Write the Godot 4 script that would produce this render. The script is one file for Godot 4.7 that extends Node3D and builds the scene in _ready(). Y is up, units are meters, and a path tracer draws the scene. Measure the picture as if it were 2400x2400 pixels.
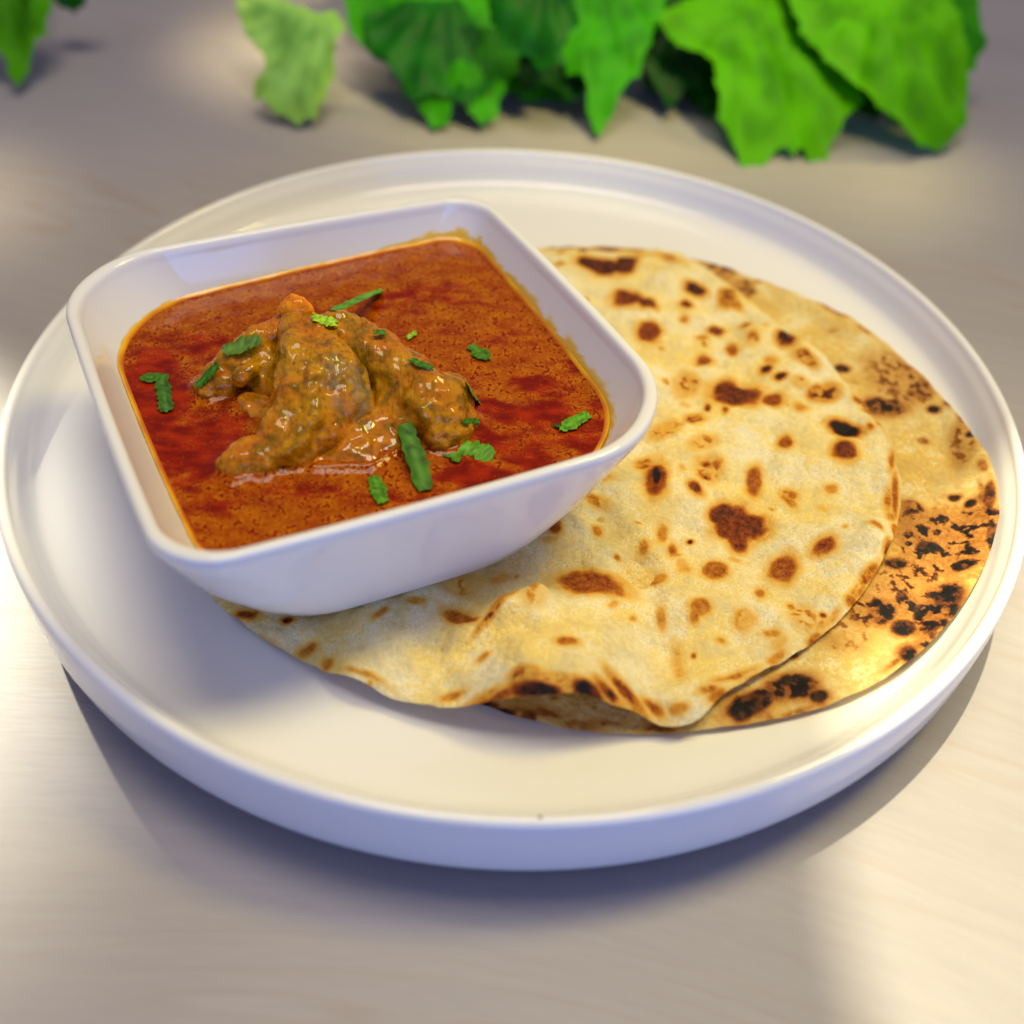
extends Node3D

# All lengths below are millimetres in the builders and become metres in commit().
const MM := 0.001
const SAUCE := 46.7          # height of the curry's surface
const FLOOR := 16.8          # height of the plate's flat floor
const BOWL_AT := Vector3(-40.6, 60.2, 27.4)   # centre of the bowl's lip
const BOWL_HIGH := 40.5

var bowl_basis := Basis(Vector3(0.88380, -0.03331, -0.46668), Vector3(0.01549, 0.99900, -0.04199), Vector3(0.46761, 0.02988, 0.88343))
var taken := {}
var white: StandardMaterial3D

func _ready() -> void:
	# --- camera
	var cam := Camera3D.new()
	cam.name = "camera"
	cam.fov = 48.89
	cam.near = 0.01
	cam.far = 20.0
	cam.transform = Transform3D(Basis(Vector3(0.99871, 0.03614, -0.03561), Vector3(-0.05073, 0.71133, -0.70103), Vector3(0.0, 0.70193, 0.71225)), Vector3(0.00042, 0.22893, 0.25703))
	var lens := CameraAttributesPhysical.new()
	lens.frustum_focal_length = 10.0
	lens.exposure_aperture = 1.6
	lens.frustum_focus_distance = 0.285
	cam.attributes = lens
	add_child(cam)
	cam.current = true
	cam.fov = 48.89
	# --- the room's own dim cool light, and the tone
	var we := WorldEnvironment.new()
	we.name = "environment"
	var env := Environment.new()
	env.background_mode = Environment.BG_COLOR
	env.background_color = Color(0.46, 0.44, 0.52)
	env.tonemap_mode = Environment.TONE_MAPPER_LINEAR
	env.tonemap_exposure = 1.0
	env.sdfgi_enabled = true
	env.ssao_enabled = true
	env.ssil_enabled = true
	we.environment = env
	add_child(we)
	# --- lamps: warm lamps above and behind, a cool window behind the photographer
	spot("key_lamp", Vector3(0.55, 0.95, -0.30), Vector3(0.040, 0, 0.020), 9.8, 0.5, 1.12, Color(1.0, 0.93, 0.53), 0.20)
	spot("right_lamp", Vector3(0.17, 1.2, -0.22), Vector3(0.210, 0, 0.138), 6.2, 0.03, 2.1, Color(1.0, 0.96, 0.80), 0.004)
	spot("left_lamp", Vector3(-0.9, 0.8, -0.9), Vector3(-0.195, 0, 0.055), 3.2, 0.6, 6.4, Color(1.0, 0.98, 0.86), 0.02)
	spot("herb_lamp", Vector3(0.35, 0.85, 0.25), Vector3(0.04, 0.07, -0.28), 9.5, 0.6, 0.85, Color(1.0, 0.97, 0.60), 0.03)
	spot("back_lamp", Vector3(-0.5, 1.0, -0.9), Vector3(-0.125, 0, -0.275), 2.2, 1.0, 2.2, Color(1.0, 0.92, 0.70), 0.03)
	spot("back_right_lamp", Vector3(0.7, 1.0, -0.9), Vector3(0.155, 0, -0.185), 1.8, 1.0, 1.3, Color(1.0, 0.95, 0.60), 0.03)
	spot("far_left_lamp", Vector3(-0.7, 1.0, -0.6), Vector3(-0.235, 0, -0.13), 2.6, 1.0, 1.5, Color(1.0, 0.94, 0.72), 0.03)
	area("window_light", Vector3(0.40, 0.36, 1.15), Vector3(0, 0.03, 0), Vector2(0.9, 0.6), 0.72, Color(0.36, 0.58, 0.96))
	area("ceiling_light", Vector3(0.0, 1.25, -0.08), Vector3(0, 0.03, 0), Vector2(0.6, 0.40), 0.74, Color(1.0, 0.96, 0.87))

	white = StandardMaterial3D.new()
	white.albedo_color = Color(0.93, 0.92, 0.90)
	white.roughness = 0.07
	white.metallic_specular = 0.5
	build_table()
	build_plate()
	build_rotis()
	build_bowl()
	build_curry()
	build_meat()
	build_flakes()
	build_leaves()
	build_crumbs()

# ------------------------------------------------------------------ lamps
func spot(called: String, at: Vector3, to: Vector3, cone: float, soft: float, energy: float, c: Color, size: float) -> void:
	var l := SpotLight3D.new()
	l.name = called
	add_child(l)
	l.look_at_from_position(at, to, Vector3(0.01, 1, 0.02).normalized())
	l.spot_angle = cone
	l.spot_angle_attenuation = soft
	l.spot_range = 6.0
	l.spot_attenuation = 2.0
	l.light_energy = energy
	l.light_color = c
	l.light_size = size
	l.shadow_enabled = true

func area(called: String, at: Vector3, to: Vector3, size: Vector2, energy: float, c: Color) -> void:
	var l := AreaLight3D.new()
	l.name = called
	add_child(l)
	l.look_at_from_position(at, to, Vector3(0.01, 1, 0.02).normalized())
	l.area_size = size
	l.light_energy = energy
	l.light_color = c
	l.shadow_enabled = true

# ------------------------------------------------------------------ helpers
func numbered(called: String) -> String:
	if not taken.has(called):
		taken[called] = 0
		return called
	taken[called] += 1
	return "%s_%03d" % [called, taken[called]]

func tag(o: Node3D, label: String, category: String, group := "") -> void:
	o.set_meta("label", label)
	o.set_meta("category", category)
	if group:
		o.set_meta("group", group)

func thing(called: String, label: String, category: String, at: Vector3, group := "") -> Node3D:
	var o := Node3D.new()
	o.name = numbered(called)
	add_child(o)
	o.position = at * MM
	tag(o, label, category, group)
	return o

func noise(s: int, f: float, oct := 3, kind := FastNoiseLite.TYPE_SIMPLEX_SMOOTH) -> FastNoiseLite:
	var n := FastNoiseLite.new()
	n.seed = s
	n.frequency = f
	n.noise_type = kind
	n.fractal_octaves = oct
	n.fractal_type = FastNoiseLite.FRACTAL_FBM if oct > 1 else FastNoiseLite.FRACTAL_NONE
	return n

func noise_bytes(s: int, f: float, w: int, h: int, oct := 3, kind := FastNoiseLite.TYPE_SIMPLEX_SMOOTH) -> PackedByteArray:
	var im := noise(s, f, oct, kind).get_image(w, h)
	im.convert(Image.FORMAT_L8)
	return im.get_data()

func mat(c: Color, rough := 0.5) -> StandardMaterial3D:
	var m := StandardMaterial3D.new()
	m.albedo_color = c
	m.roughness = rough
	return m

func lin(c: Color) -> Color:
	return c.srgb_to_linear()

# A mesh from indexed millimetre vertices; normals are averaged from the faces.
func commit(called: String, v: PackedVector3Array, ix: PackedInt32Array, m: Material, parent: Node, col := PackedColorArray(), uv := PackedVector2Array(), from := Vector3.ZERO) -> MeshInstance3D:
	var n := PackedVector3Array()
	n.resize(v.size())
	for k in range(0, ix.size(), 3):
		var a := v[ix[k]]
		var f := (v[ix[k + 2]] - a).cross(v[ix[k + 1]] - a)
		n[ix[k]] += f
		n[ix[k + 1]] += f
		n[ix[k + 2]] += f
	var p := PackedVector3Array()
	p.resize(v.size())
	for k in v.size():
		n[k] = n[k].normalized() if n[k].length_squared() > 0.0 else Vector3.UP
		p[k] = (v[k] - from) * MM
	var arrays := []
	arrays.resize(Mesh.ARRAY_MAX)
	arrays[Mesh.ARRAY_VERTEX] = p
	arrays[Mesh.ARRAY_NORMAL] = n
	arrays[Mesh.ARRAY_INDEX] = ix
	if col.size():
		arrays[Mesh.ARRAY_COLOR] = col
	if uv.size():
		arrays[Mesh.ARRAY_TEX_UV] = uv
	var am := ArrayMesh.new()
	am.add_surface_from_arrays(Mesh.PRIMITIVE_TRIANGLES, arrays)
	am.surface_set_material(0, m)
	var o := MeshInstance3D.new()
	o.mesh = am
	if parent == self:
		o.name = numbered(called)
		o.position = from * MM
		add_child(o)
	else:
		o.name = called
		parent.add_child(o, true)
	return o

# Triangles between rows of n points each; closed rows wrap round. turn flips the faces.
func strips(rows: int, n: int, closed: bool, turn := false, first := 0) -> PackedInt32Array:
	var ix := PackedInt32Array()
	for r in rows - 1:
		for k in (n if closed else n - 1):
			var a := first + r * n + k
			var b := first + r * n + (k + 1) % n
			var c := a + n
			var d := b + n
			if turn:
				ix.append_array(PackedInt32Array([a, c, b, b, c, d]))
			else:
				ix.append_array(PackedInt32Array([a, b, c, b, d, c]))
	return ix

func fit(x: float, a: float, b: float) -> float:
	var t := clampf((x - a) / (b - a), 0.0, 1.0)
	return t * t * (3.0 - 2.0 * t)

# ------------------------------------------------------------------ table
func build_table() -> void:
	var size := 2048
	# pale wood laminate: grain runs along x, broad tone and fine pores stretched far along it
	var broad := noise(3, 0.012, 4).get_image(96, 768)
	var fine := noise(4, 0.09, 3).get_image(160, 2048)
	var pore := noise(5, 0.35, 2).get_image(256, 2048)
	var images := [broad, fine, pore]
	for im: Image in images:
		im.convert(Image.FORMAT_L8)
		im.resize(size, size, Image.INTERPOLATE_CUBIC)
	var b0: PackedByteArray = broad.get_data()
	var b1: PackedByteArray = fine.get_data()
	var b2: PackedByteArray = pore.get_data()
	var px := PackedByteArray()
	px.resize(size * size * 3)
	var lut := []
	for k in 256:
		var t := k / 255.0
		lut.append(Color(0.585, 0.555, 0.55).lerp(Color(0.67, 0.64, 0.63), t))
	var ring := PackedFloat32Array()
	for k in 256:
		ring.append(pow(0.5 + 0.5 * sin(TAU * k / 256.0), 7.0))
	for y in size:
		for x in size:
			var k := y * size + x
			# growth rings drawn out along the board, strong in some bands and faint in others
			var line: float = ring[(y * 5 + b0[k] * 9 + b1[k] / 3) & 255] * clampf((b0[(k + 700 * size) % (size * size)] - 118.0) / 60.0, 0.0, 1.0)
			var t := 0.5 * b0[k] + 0.32 * b1[k] + 0.18 * b2[k]
			var dark := maxf(0.0, 96.0 - b2[k]) * 0.30
			var c: Color = lut[clampi(int((t - 96.0) * 0.9 + 122.0 - dark * 0.7), 0, 255)]
			c = c.lerp(Color(0.60, 0.50, 0.41), line * 0.24)
			px[k * 3] = int(c.r * 255.0)
			px[k * 3 + 1] = int(c.g * 255.0)
			px[k * 3 + 2] = int(c.b * 255.0)
	var tex := ImageTexture.create_from_image(Image.create_from_data(size, size, false, Image.FORMAT_RGB8, px))
	var m := StandardMaterial3D.new()
	m.albedo_texture = tex
	m.roughness = 0.5
	m.heightmap_enabled = true
	m.heightmap_scale = 0.003
	m.heightmap_texture = ImageTexture.create_from_image(pore)
	var v := PackedVector3Array()
	var uv := PackedVector2Array()
	var nx := 81
	var nz := 81
	for j in nz:
		for i in nx:
			var p := Vector3(-900.0 + 1800.0 * i / (nx - 1), 0, -1300.0 + 1900.0 * j / (nz - 1))
			v.append(p)
			# the grain runs at a slant and bends a little
			var q := Vector2(p.x, p.z).rotated(deg_to_rad(-13.0))
			q.y += 16.0 * sin(q.x * 0.009 + 0.6) + 9.0 * sin(q.x * 0.017 + q.y * 0.006)
			uv.append(Vector2((q.x + 450.0) / 900.0, (q.y + 620.0) / 900.0))
	var ix := strips(nz, nx, false)
	var o := commit("tabletop", v, ix, m, self, PackedColorArray(), uv)
	o.set_meta("kind", "structure")
	o.set_meta("label", "pale wood grain tabletop under the plate")
	var under := BoxMesh.new()
	under.size = Vector3(1.8, 0.03, 1.9)
	under.material = m
	var u := MeshInstance3D.new()
	u.name = "board"
	u.mesh = under
	u.position = Vector3(0, -0.0155, -0.35)
	o.add_child(u, true)

# ------------------------------------------------------------------ plate
func build_plate() -> void:
	var prof := [Vector2(0, FLOOR), Vector2(60, FLOOR), Vector2(110, FLOOR), Vector2(124, FLOOR + 0.1), Vector2(129.5, FLOOR + 0.6), Vector2(133.2, FLOOR + 2.0), Vector2(135.4, FLOOR + 4.6), Vector2(136.9, FLOOR + 7.4),
		Vector2(138.5, 26.4), Vector2(139.0, 27.5), Vector2(139.6, 28.1), Vector2(140.4, 28.3), Vector2(141.2, 28.1), Vector2(141.8, 27.5), Vector2(142.1, 26.4), Vector2(142.2, 24.2),
		Vector2(142.1, 19), Vector2(141.7, 13), Vector2(140.9, 8.4), Vector2(139.2, 5.4), Vector2(136.0, 3.9), Vector2(130, 3.4), Vector2(120, 3.0), Vector2(98, 2.6), Vector2(96, 1.0), Vector2(94.5, 0.4), Vector2(92, 0.4), Vector2(90.5, 1.2), Vector2(89, 4.5), Vector2(40, 6.0), Vector2(0, 6.0)]
	var curve := Curve2D.new()
	for k in prof.size():
		var t: Vector2 = (prof[mini(k + 1, prof.size() - 1)] - prof[maxi(k - 1, 0)])
		var l0: float = prof[k].distance_to(prof[maxi(k - 1, 0)]) * 0.3
		var l1: float = prof[k].distance_to(prof[mini(k + 1, prof.size() - 1)]) * 0.3
		curve.add_point(prof[k], -t.normalized() * l0, t.normalized() * l1)
	var pts := []
	for k in prof.size() - 1:
		for s in 4:
			pts.append(curve.sample(k, s / 4.0))
	pts.append(prof[-1])
	var n := 256
	var wob := noise(12, 0.6, 1)
	var v := PackedVector3Array()
	for p: Vector2 in pts:
		for k in n:
			var a := TAU * k / n
			var w := 1.0 + 0.0012 * wob.get_noise_2d(cos(a) * 1.4, sin(a) * 1.4)
			v.append(Vector3(cos(a) * p.x * w, p.y, sin(a) * p.x * w))
	var o := commit("plate", v, strips(pts.size(), n, true, true), white, self)
	tag(o, "large round white porcelain plate with upright rim under the bowl and flatbreads", "plate")

# ------------------------------------------------------------------ bowl
# Points round a rounded square: half side s, corner radii near-right, near-left, far-left, far-right, sides bowed out by bow.
const ARC := 22
const SIDE := 34
func square_ring(s: float, r: Array, bow: float) -> PackedVector2Array:
	var out := PackedVector2Array()
	var sx := [1, -1, -1, 1]
	var sz := [1, 1, -1, -1]
	for q in 4:
		var rad: float = r[q]
		var c := Vector2(sx[q] * (s - rad), sz[q] * (s - rad))
		for k in ARC:
			out.append(c + Vector2.from_angle(q * PI / 2 + PI / 2 * k / ARC) * rad)
		var e := c + Vector2.from_angle((q + 1) * PI / 2) * rad
		var r2: float = r[(q + 1) % 4]
		var c2 := Vector2(sx[(q + 1) % 4] * (s - r2), sz[(q + 1) % 4] * (s - r2))
		var e2 := c2 + Vector2.from_angle((q + 1) * PI / 2) * r2
		for k in SIDE:
			out.append(e.lerp(e2, float(k) / SIDE))
	for k in out.size():
		# a soft bow that fades into the corners
		var p := out[k]
		var u := clampf(minf(absf(p.x), absf(p.y)) / s, 0.0, 1.0)
		var d := bow * (1.0 - u * u) 
		if absf(p.x) > absf(p.y):
			p.x += signf(p.x) * d
		else:
			p.y += signf(p.y) * d
		out[k] = p
	return out

func bowl_ring(inset: float, more: float) -> PackedVector2Array:
	return square_ring(62.9 - inset, [30.0 + more * 1.7 - inset * 0.5, 14.0 + more * 1.6 - inset * 0.2, 27.0 + more - inset * 0.2, 10.5 + more - inset * 0.1], 1.4)

# The inner wall's inset at a height below the lip.
func inner_inset(y: float) -> float:
	var d := -y
	return 2.5 + 0.35 * d + 0.0085 * d * d

func bowl_point(ring: PackedVector2Array, k: int, y: float) -> Vector3:
	return BOWL_AT + bowl_basis * Vector3(ring[k].x, y, ring[k].y)

func build_bowl() -> void:
	# inset, height under the lip, extra corner radius
	var prof := [[60.0, -BOWL_HIGH + 1.2, 0.0], [40.0, -BOWL_HIGH + 1.2, 4.0], [19.4, -BOWL_HIGH + 1.2, 10.0], [18.0, -BOWL_HIGH + 0.2, 11.0], [16.6, -BOWL_HIGH, 11.0], [14.8, -BOWL_HIGH + 0.4, 11.0], [13.0, -BOWL_HIGH + 1.8, 11.0], [11.0, -BOWL_HIGH + 4.4, 10.0], [8.7, -BOWL_HIGH + 10.0, 8.0], [6.0, -BOWL_HIGH + 18.0, 5.0], [3.6, -BOWL_HIGH + 26.0, 3.0], [1.5, -BOWL_HIGH + 33.0, 1.0], [0.15, -3.0, 0.0], [0.0, -1.5, 0.0], [0.15, -0.7, 0.0], [0.5, -0.15, 0.0], [1.2, 0.0, 0.0], [2.1, -0.1, 0.0], [2.7, -0.5, 0.0], [3.1, -1.2, 0.0], [3.4, -2.2, 0.0]]
	var rows := []
	for p: Array in prof:
		rows.append(p)
	var y := -3.0
	while y > -BOWL_HIGH + 6.0:
		var step := 0.45 if y > -17.0 else 2.0
		rows.append([inner_inset(y), y, -0.2 * y * 0.5])
		y -= step
	rows.append([26.0, -BOWL_HIGH + 4.2, 6.0])
	rows.append([60.0, -BOWL_HIGH + 4.0, 0.0])
	var base := BOWL_AT + bowl_basis * Vector3(0, -BOWL_HIGH, 0)
	var v := PackedVector3Array()
	var col := PackedColorArray()
	var stain := noise(77, 0.22, 3)
	var stain2 := noise(78, 0.9, 2)
	var n := 0
	var wet := lin(Color(1.0, 0.78, 0.02))
	var pale := lin(Color(1.0, 0.92, 0.50))
	var clean := Color(1, 1, 1)
	for k in rows.size():
		var p: Array = rows[k]
		var ring: PackedVector2Array = bowl_ring(p[0], p[2]) if p[0] < 50.0 else square_ring(3.2, [3.0, 3.0, 3.0, 3.0], 0.0)
		n = ring.size()
		for j in n:
			var q := bowl_point(ring, j, p[1])
			v.append(q)
			var c := clean
			if k >= prof.size():
				# oil and spice that the curry left on the wall above its surface, most on the right
				var h := q.y - SAUCE
				var right := clampf((ring[j].x - 20.0) / 30.0, 0.0, 1.0)
				var reach := 0.9 + 0.7 * stain.get_noise_3dv(q * 0.9) + right * (1.7 + 2.6 * stain.get_noise_3dv(q * 0.7 + Vector3(30, 0, 0)) + 1.6 * stain2.get_noise_3dv(q * Vector3(1, 0.35, 1)))
				var t := 1.0 - fit(h, reach * 0.35, maxf(reach, 0.5))
				c = clean.lerp(pale.lerp(wet, fit(t, 0.3, 0.9)), fit(t, 0.0, 0.5) * 0.95)
			col.append(c)
	var m: StandardMaterial3D = white.duplicate()
	m.vertex_color_use_as_albedo = true
	var o := commit("bowl", v, strips(rows.size(), n, true, false), m, self, col, PackedVector2Array(), base)
	tag(o, "square white porcelain bowl with rounded corners holding the red curry", "bowl")

# ------------------------------------------------------------------ the meat as a smooth field of tapered capsules
var meat_pieces := {
	"A": [[Vector4(-56.9, 57.6, 21.4, 4.8), Vector4(-53.1, 56.8, 34.5, 5.9), Vector4(-52.5, 53.7, 45.2, 6.2), Vector4(-55.2, 50.1, 54.0, 5.6), Vector4(-59.4, 47.5, 60.1, 4.8)],
		[Vector4(-52.0, 56.5, 25.2, 6.3), Vector4(-46.5, 55.4, 35.3, 7.0), Vector4(-43.5, 51.7, 42.1, 7.3), Vector4(-46.4, 48.7, 49.7, 7.0), Vector4(-52.6, 47.5, 55.7, 6.3)],
		[Vector4(-42.3, 53.1, 35.3, 4.9), Vector4(-39.9, 50.3, 42.1, 5.0)],
		[Vector4(-65.2, 47.0, 62.5, 4.2), Vector4(-63.4, 47.8, 59.2, 4.8)],
		[Vector4(-55.5, 59.6, 29.7, 2.2), Vector4(-48.6, 59.9, 43.4, 2.2), Vector4(-47.8, 55.7, 53.2, 2.5), Vector4(-53.4, 51.2, 59.9, 2.5)]],
	"B": [[Vector4(-47.6, 55.9, 19.0, 5.9), Vector4(-37.6, 54.5, 25.3, 6.7), Vector4(-27.7, 53.4, 32.3, 6.4)],
		[Vector4(-25.9, 53.1, 34.4, 5.9), Vector4(-20.0, 51.7, 41.2, 7.8), Vector4(-17.0, 47.8, 45.8, 7.0)],
		[Vector4(-13.4, 47.0, 41.1, 4.5), Vector4(-16.5, 50.1, 35.7, 5.3)],
		[Vector4(-28.4, 47.3, 43.6, 5.6), Vector4(-32.0, 49.5, 34.1, 5.0)],
		[Vector4(-16.3, 54.0, 38.5, 2.0), Vector4(-21.9, 55.1, 48.5, 2.0)]],
	"C": [[Vector4(-60.3, 55.1, 18.9, 5.0), Vector4(-66.4, 54.0, 23.4, 4.8), Vector4(-71.4, 50.6, 27.9, 5.3), Vector4(-75.1, 47.8, 31.6, 5.0), Vector4(-78.1, 46.4, 33.6, 4.2)],
		[Vector4(-64.7, 50.6, 27.3, 5.0), Vector4(-63.4, 46.7, 33.2, 4.2)],
		[Vector4(-67.1, 53.7, 33.8, 2.2), Vector4(-68.8, 53.1, 35.8, 2.0)],
		[Vector4(-73.6, 51.7, 29.5, 2.8), Vector4(-72.4, 52.6, 28.3, 2.2)]],
	"D": [[Vector4(-41.9, 45.0, 56.3, 3.4), Vector4(-38.7, 46.4, 52.6, 4.5), Vector4(-33.5, 47.3, 45.1, 4.8)],
		[Vector4(-29.7, 45.0, 50.2, 4.5), Vector4(-35.5, 44.7, 56.3, 3.9), Vector4(-46.8, 44.2, 58.1, 4.2)],
		[Vector4(-36.6, 46.1, 36.7, 4.8), Vector4(-31.1, 45.9, 38.0, 4.2)],
		[Vector4(-67.4, 45.0, 37.8, 4.2), Vector4(-61.1, 45.6, 42.2, 4.2)]],
	"F": [[Vector4(-59.7, 61.0, 16.9, 2.2), Vector4(-57.8, 61.8, 17.0, 2.5), Vector4(-55.3, 60.7, 17.0, 2.5)],
		[Vector4(-57.9, 59.0, 17.7, 3.4)]],
}

func capsule(p: Vector3, a: Vector4, b: Vector4) -> float:
	var pa := Vector3(p.x - a.x, p.y - a.y, p.z - a.z)
	var ba := Vector3(b.x - a.x, b.y - a.y, b.z - a.z)
	var t := clampf(pa.dot(ba) / ba.length_squared(), 0.0, 1.0)
	return (pa - ba * t).length() - lerpf(a.w, b.w, t)

func piece_field(key: String, p: Vector3) -> float:
	var d := 1e9
	for chain: Array in meat_pieces[key]:
		for k in chain.size() - 1:
			var e := capsule(p, chain[k], chain[k + 1])
			var h := maxf(1.8 - absf(e - d), 0.0) / 1.8
			d = minf(d, e) - h * h * 0.45
	return d

func meat_field(p: Vector3) -> float:
	var d := 1e9
	for key: String in meat_pieces:
		d = minf(d, piece_field(key, p))
	return d

# Surface nets over a grid of cell size s.
func net(called: String, key: String, s: float, lo: Vector3, hi: Vector3, bump: float, color: Callable, m: Material, parent: Node) -> void:
	var n := Vector3i(((hi - lo) / s).ceil()) + Vector3i.ONE
	var rough := noise(hash(key) % 1000, 0.11, 2)
	var grainy := noise(hash(key) % 1000 + 7, 0.55, 2)
	var f := PackedFloat32Array()
	f.resize(n.x * n.y * n.z)
	for z in n.z:
		for y in n.y:
			for x in n.x:
				var p := lo + Vector3(x, y, z) * s
				var d := piece_field(key, p)
				if d < 4.0 and d > -4.0:
					d += bump * (1.1 * rough.get_noise_3dv(p) + 0.20 * grainy.get_noise_3dv(p) - 0.9 * absf(rough.get_noise_3dv(p * Vector3(2.1, 1.3, 1.2) + Vector3(50, 0, 0))))
				f[x + n.x * (y + n.y * z)] = d
	var at := {}
	var v := PackedVector3Array()
	var col := PackedColorArray()
	var off := [Vector3i(0, 0, 0), Vector3i(1, 0, 0), Vector3i(0, 1, 0), Vector3i(1, 1, 0), Vector3i(0, 0, 1), Vector3i(1, 0, 1), Vector3i(0, 1, 1), Vector3i(1, 1, 1)]
	var edges := [[0, 1], [2, 3], [4, 5], [6, 7], [0, 2], [1, 3], [4, 6], [5, 7], [0, 4], [1, 5], [2, 6], [3, 7]]
	for z in n.z - 1:
		for y in n.y - 1:
			for x in n.x - 1:
				var g := []
				var inside := 0
				for o: Vector3i in off:
					var val := f[x + o.x + n.x * (y + o.y + n.y * (z + o.z))]
					g.append(val)
					inside += int(val < 0.0)
				if inside == 0 or inside == 8:
					continue
				var sum := Vector3.ZERO
				var cnt := 0
				for e: Array in edges:
					var a: float = g[e[0]]
					var b: float = g[e[1]]
					if (a < 0.0) != (b < 0.0):
						sum += Vector3(off[e[0]]).lerp(Vector3(off[e[1]]), a / (a - b))
						cnt += 1
				at[x + n.x * (y + n.y * z)] = v.size()
				var p := lo + (Vector3(x, y, z) + sum / cnt) * s
				v.append(p)
				col.append(color.call(p))
	var ix := PackedInt32Array()
	var step := [1, n.x, n.x * n.y]
	for z in range(1, n.z - 1):
		for y in range(1, n.y - 1):
			for x in range(1, n.x - 1):
				var c: int = x + n.x * (y + n.y * z)
				for axis in 3:
					var a := f[c] < 0.0
					if a == (f[c + step[axis]] < 0.0):
						continue
					var s1: int = step[(axis + 1) % 3]
					var s2: int = step[(axis + 2) % 3]
					var q0: int = at[c]
					var q1: int = at[c - s1]
					var q2: int = at[c - s1 - s2]
					var q3: int = at[c - s2]
					if a:
						ix.append_array(PackedInt32Array([q0, q2, q1, q0, q3, q2]))
					else:
						ix.append_array(PackedInt32Array([q0, q1, q2, q0, q2, q3]))
	commit(called, v, ix, m, parent, col)

var c_big: FastNoiseLite
var c_mid: FastNoiseLite
var c_fine: FastNoiseLite

func masala(p: Vector3) -> Color:
	var a := c_big.get_noise_3dv(p) * 0.9
	var b := c_mid.get_noise_3dv(p)
	var f := c_fine.get_noise_3dv(p)
	var c := Color(0.74, 0.51, 0.0).lerp(Color(0.74, 0.41, 0.0), clampf(0.40 + 1.3 * a, 0.0, 1.0))
	c = c.lerp(Color(0.48, 0.36, 0.01), clampf(b * 2.0, 0.0, 0.75))
	c = c.lerp(Color(0.90, 0.66, 0.05), clampf((f - 0.22) * 1.4, 0.0, 0.4))
	c = c.lerp(Color(0.36, 0.15, 0.0), clampf((-f - 0.22) * 1.5, 0.0, 0.45))
	# thin red oil where it dips into the sauce
	c = c.lerp(Color(0.60, 0.28, 0.0), 0.6 * (1.0 - fit(p.y, SAUCE + 0.2, SAUCE + 2.5 + 3.0 * b)))
	return lin(c)

func masala_bare(p: Vector3) -> Color:
	# the main piece shows bare grey-green meat on its right flank
	var c := masala(p)
	var d := (p - Vector3(-41.5, 54.5, 40.5)).length() + 5.0 * c_mid.get_noise_3dv(p * 0.8)
	var t := 1.0 - fit(d, 5.0, 10.5)
	var bare := lin(Color(0.42, 0.37, 0.20)).lerp(lin(Color(0.54, 0.50, 0.44)), clampf(0.5 + c_fine.get_noise_3dv(p * 0.7) * 1.4, 0.0, 1.0))
	return c.lerp(bare, t * clampf(0.5 + 0.9 * c_mid.get_noise_3dv(p * 1.7), 0.1, 0.75))

func orange_bit(p: Vector3) -> Color:
	return lin(Color(0.98, 0.62, 0.0).lerp(Color(0.86, 0.46, 0.0), clampf(0.5 + 1.4 * c_mid.get_noise_3dv(p * 1.4), 0.0, 1.0)))

func build_meat() -> void:
	c_big = noise(41, 0.07, 2)
	c_mid = noise(42, 0.14, 3)
	c_fine = noise(43, 0.5, 3)
	var bn := NoiseTexture2D.new()
	bn.width = 256
	bn.height = 256
	bn.seamless = true
	bn.noise = noise(8, 0.035, 3)
	var m := mat(Color(1, 1, 1), 0.6)
	m.vertex_color_use_as_albedo = true
	m.metallic_specular = 0.2
	m.clearcoat_enabled = true
	m.clearcoat = 0.6
	m.clearcoat_roughness = 0.05
	m.heightmap_enabled = true
	m.uv1_triplanar = true
	m.uv1_scale = Vector3(120, 60, 42)
	m.heightmap_scale = 0.03
	m.heightmap_texture = bn
	var wet: StandardMaterial3D = m.duplicate()
	wet.clearcoat = 1.0
	wet.clearcoat_roughness = 0.02
	wet.heightmap_scale = 0.045
	wet.uv1_scale = Vector3(45, 45, 45)
	var names := {"A": ["meat_piece", "large central tongue-shaped chunk of meat with a bare grey flank, in the curry", masala_bare, 1.0],
		"B": ["meat_piece", "mustard-brown chunk of meat sloping down to the right of the central chunk", masala, 1.0],
		"C": ["meat_piece", "small dark chunk of meat at the left end of the mound", masala, 1.0],
		"D": ["meat_piece", "low wet lump at the mound's front, mostly sunk in the sauce", masala, 0.9],
		"F": ["tomato_bit", "bright orange-yellow bit on the very top of the meat mound", orange_bit, 0.7]}
	for key: String in names:
		var lo := Vector3(1e9, 1e9, 1e9)
		var hi := -lo
		for chain: Array in meat_pieces[key]:
			for q: Vector4 in chain:
				lo = lo.min(Vector3(q.x - q.w, q.y - q.w, q.z - q.w))
				hi = hi.max(Vector3(q.x + q.w, q.y + q.w, q.z + q.w))
		lo -= Vector3.ONE * 3.0
		hi += Vector3.ONE * 3.0
		lo.y = maxf(lo.y, SAUCE - 4.0)
		var d: Array = names[key]
		net(d[0], key, 0.6 if key != "F" else 0.45, lo, hi, d[3], d[2], wet if key == "D" else m, self)
		var o: Node3D = get_child(get_child_count() - 1)
		tag(o, d[1], "meat" if key != "F" else "vegetable", "chunks of meat in the curry" if key != "F" else "")

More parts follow.
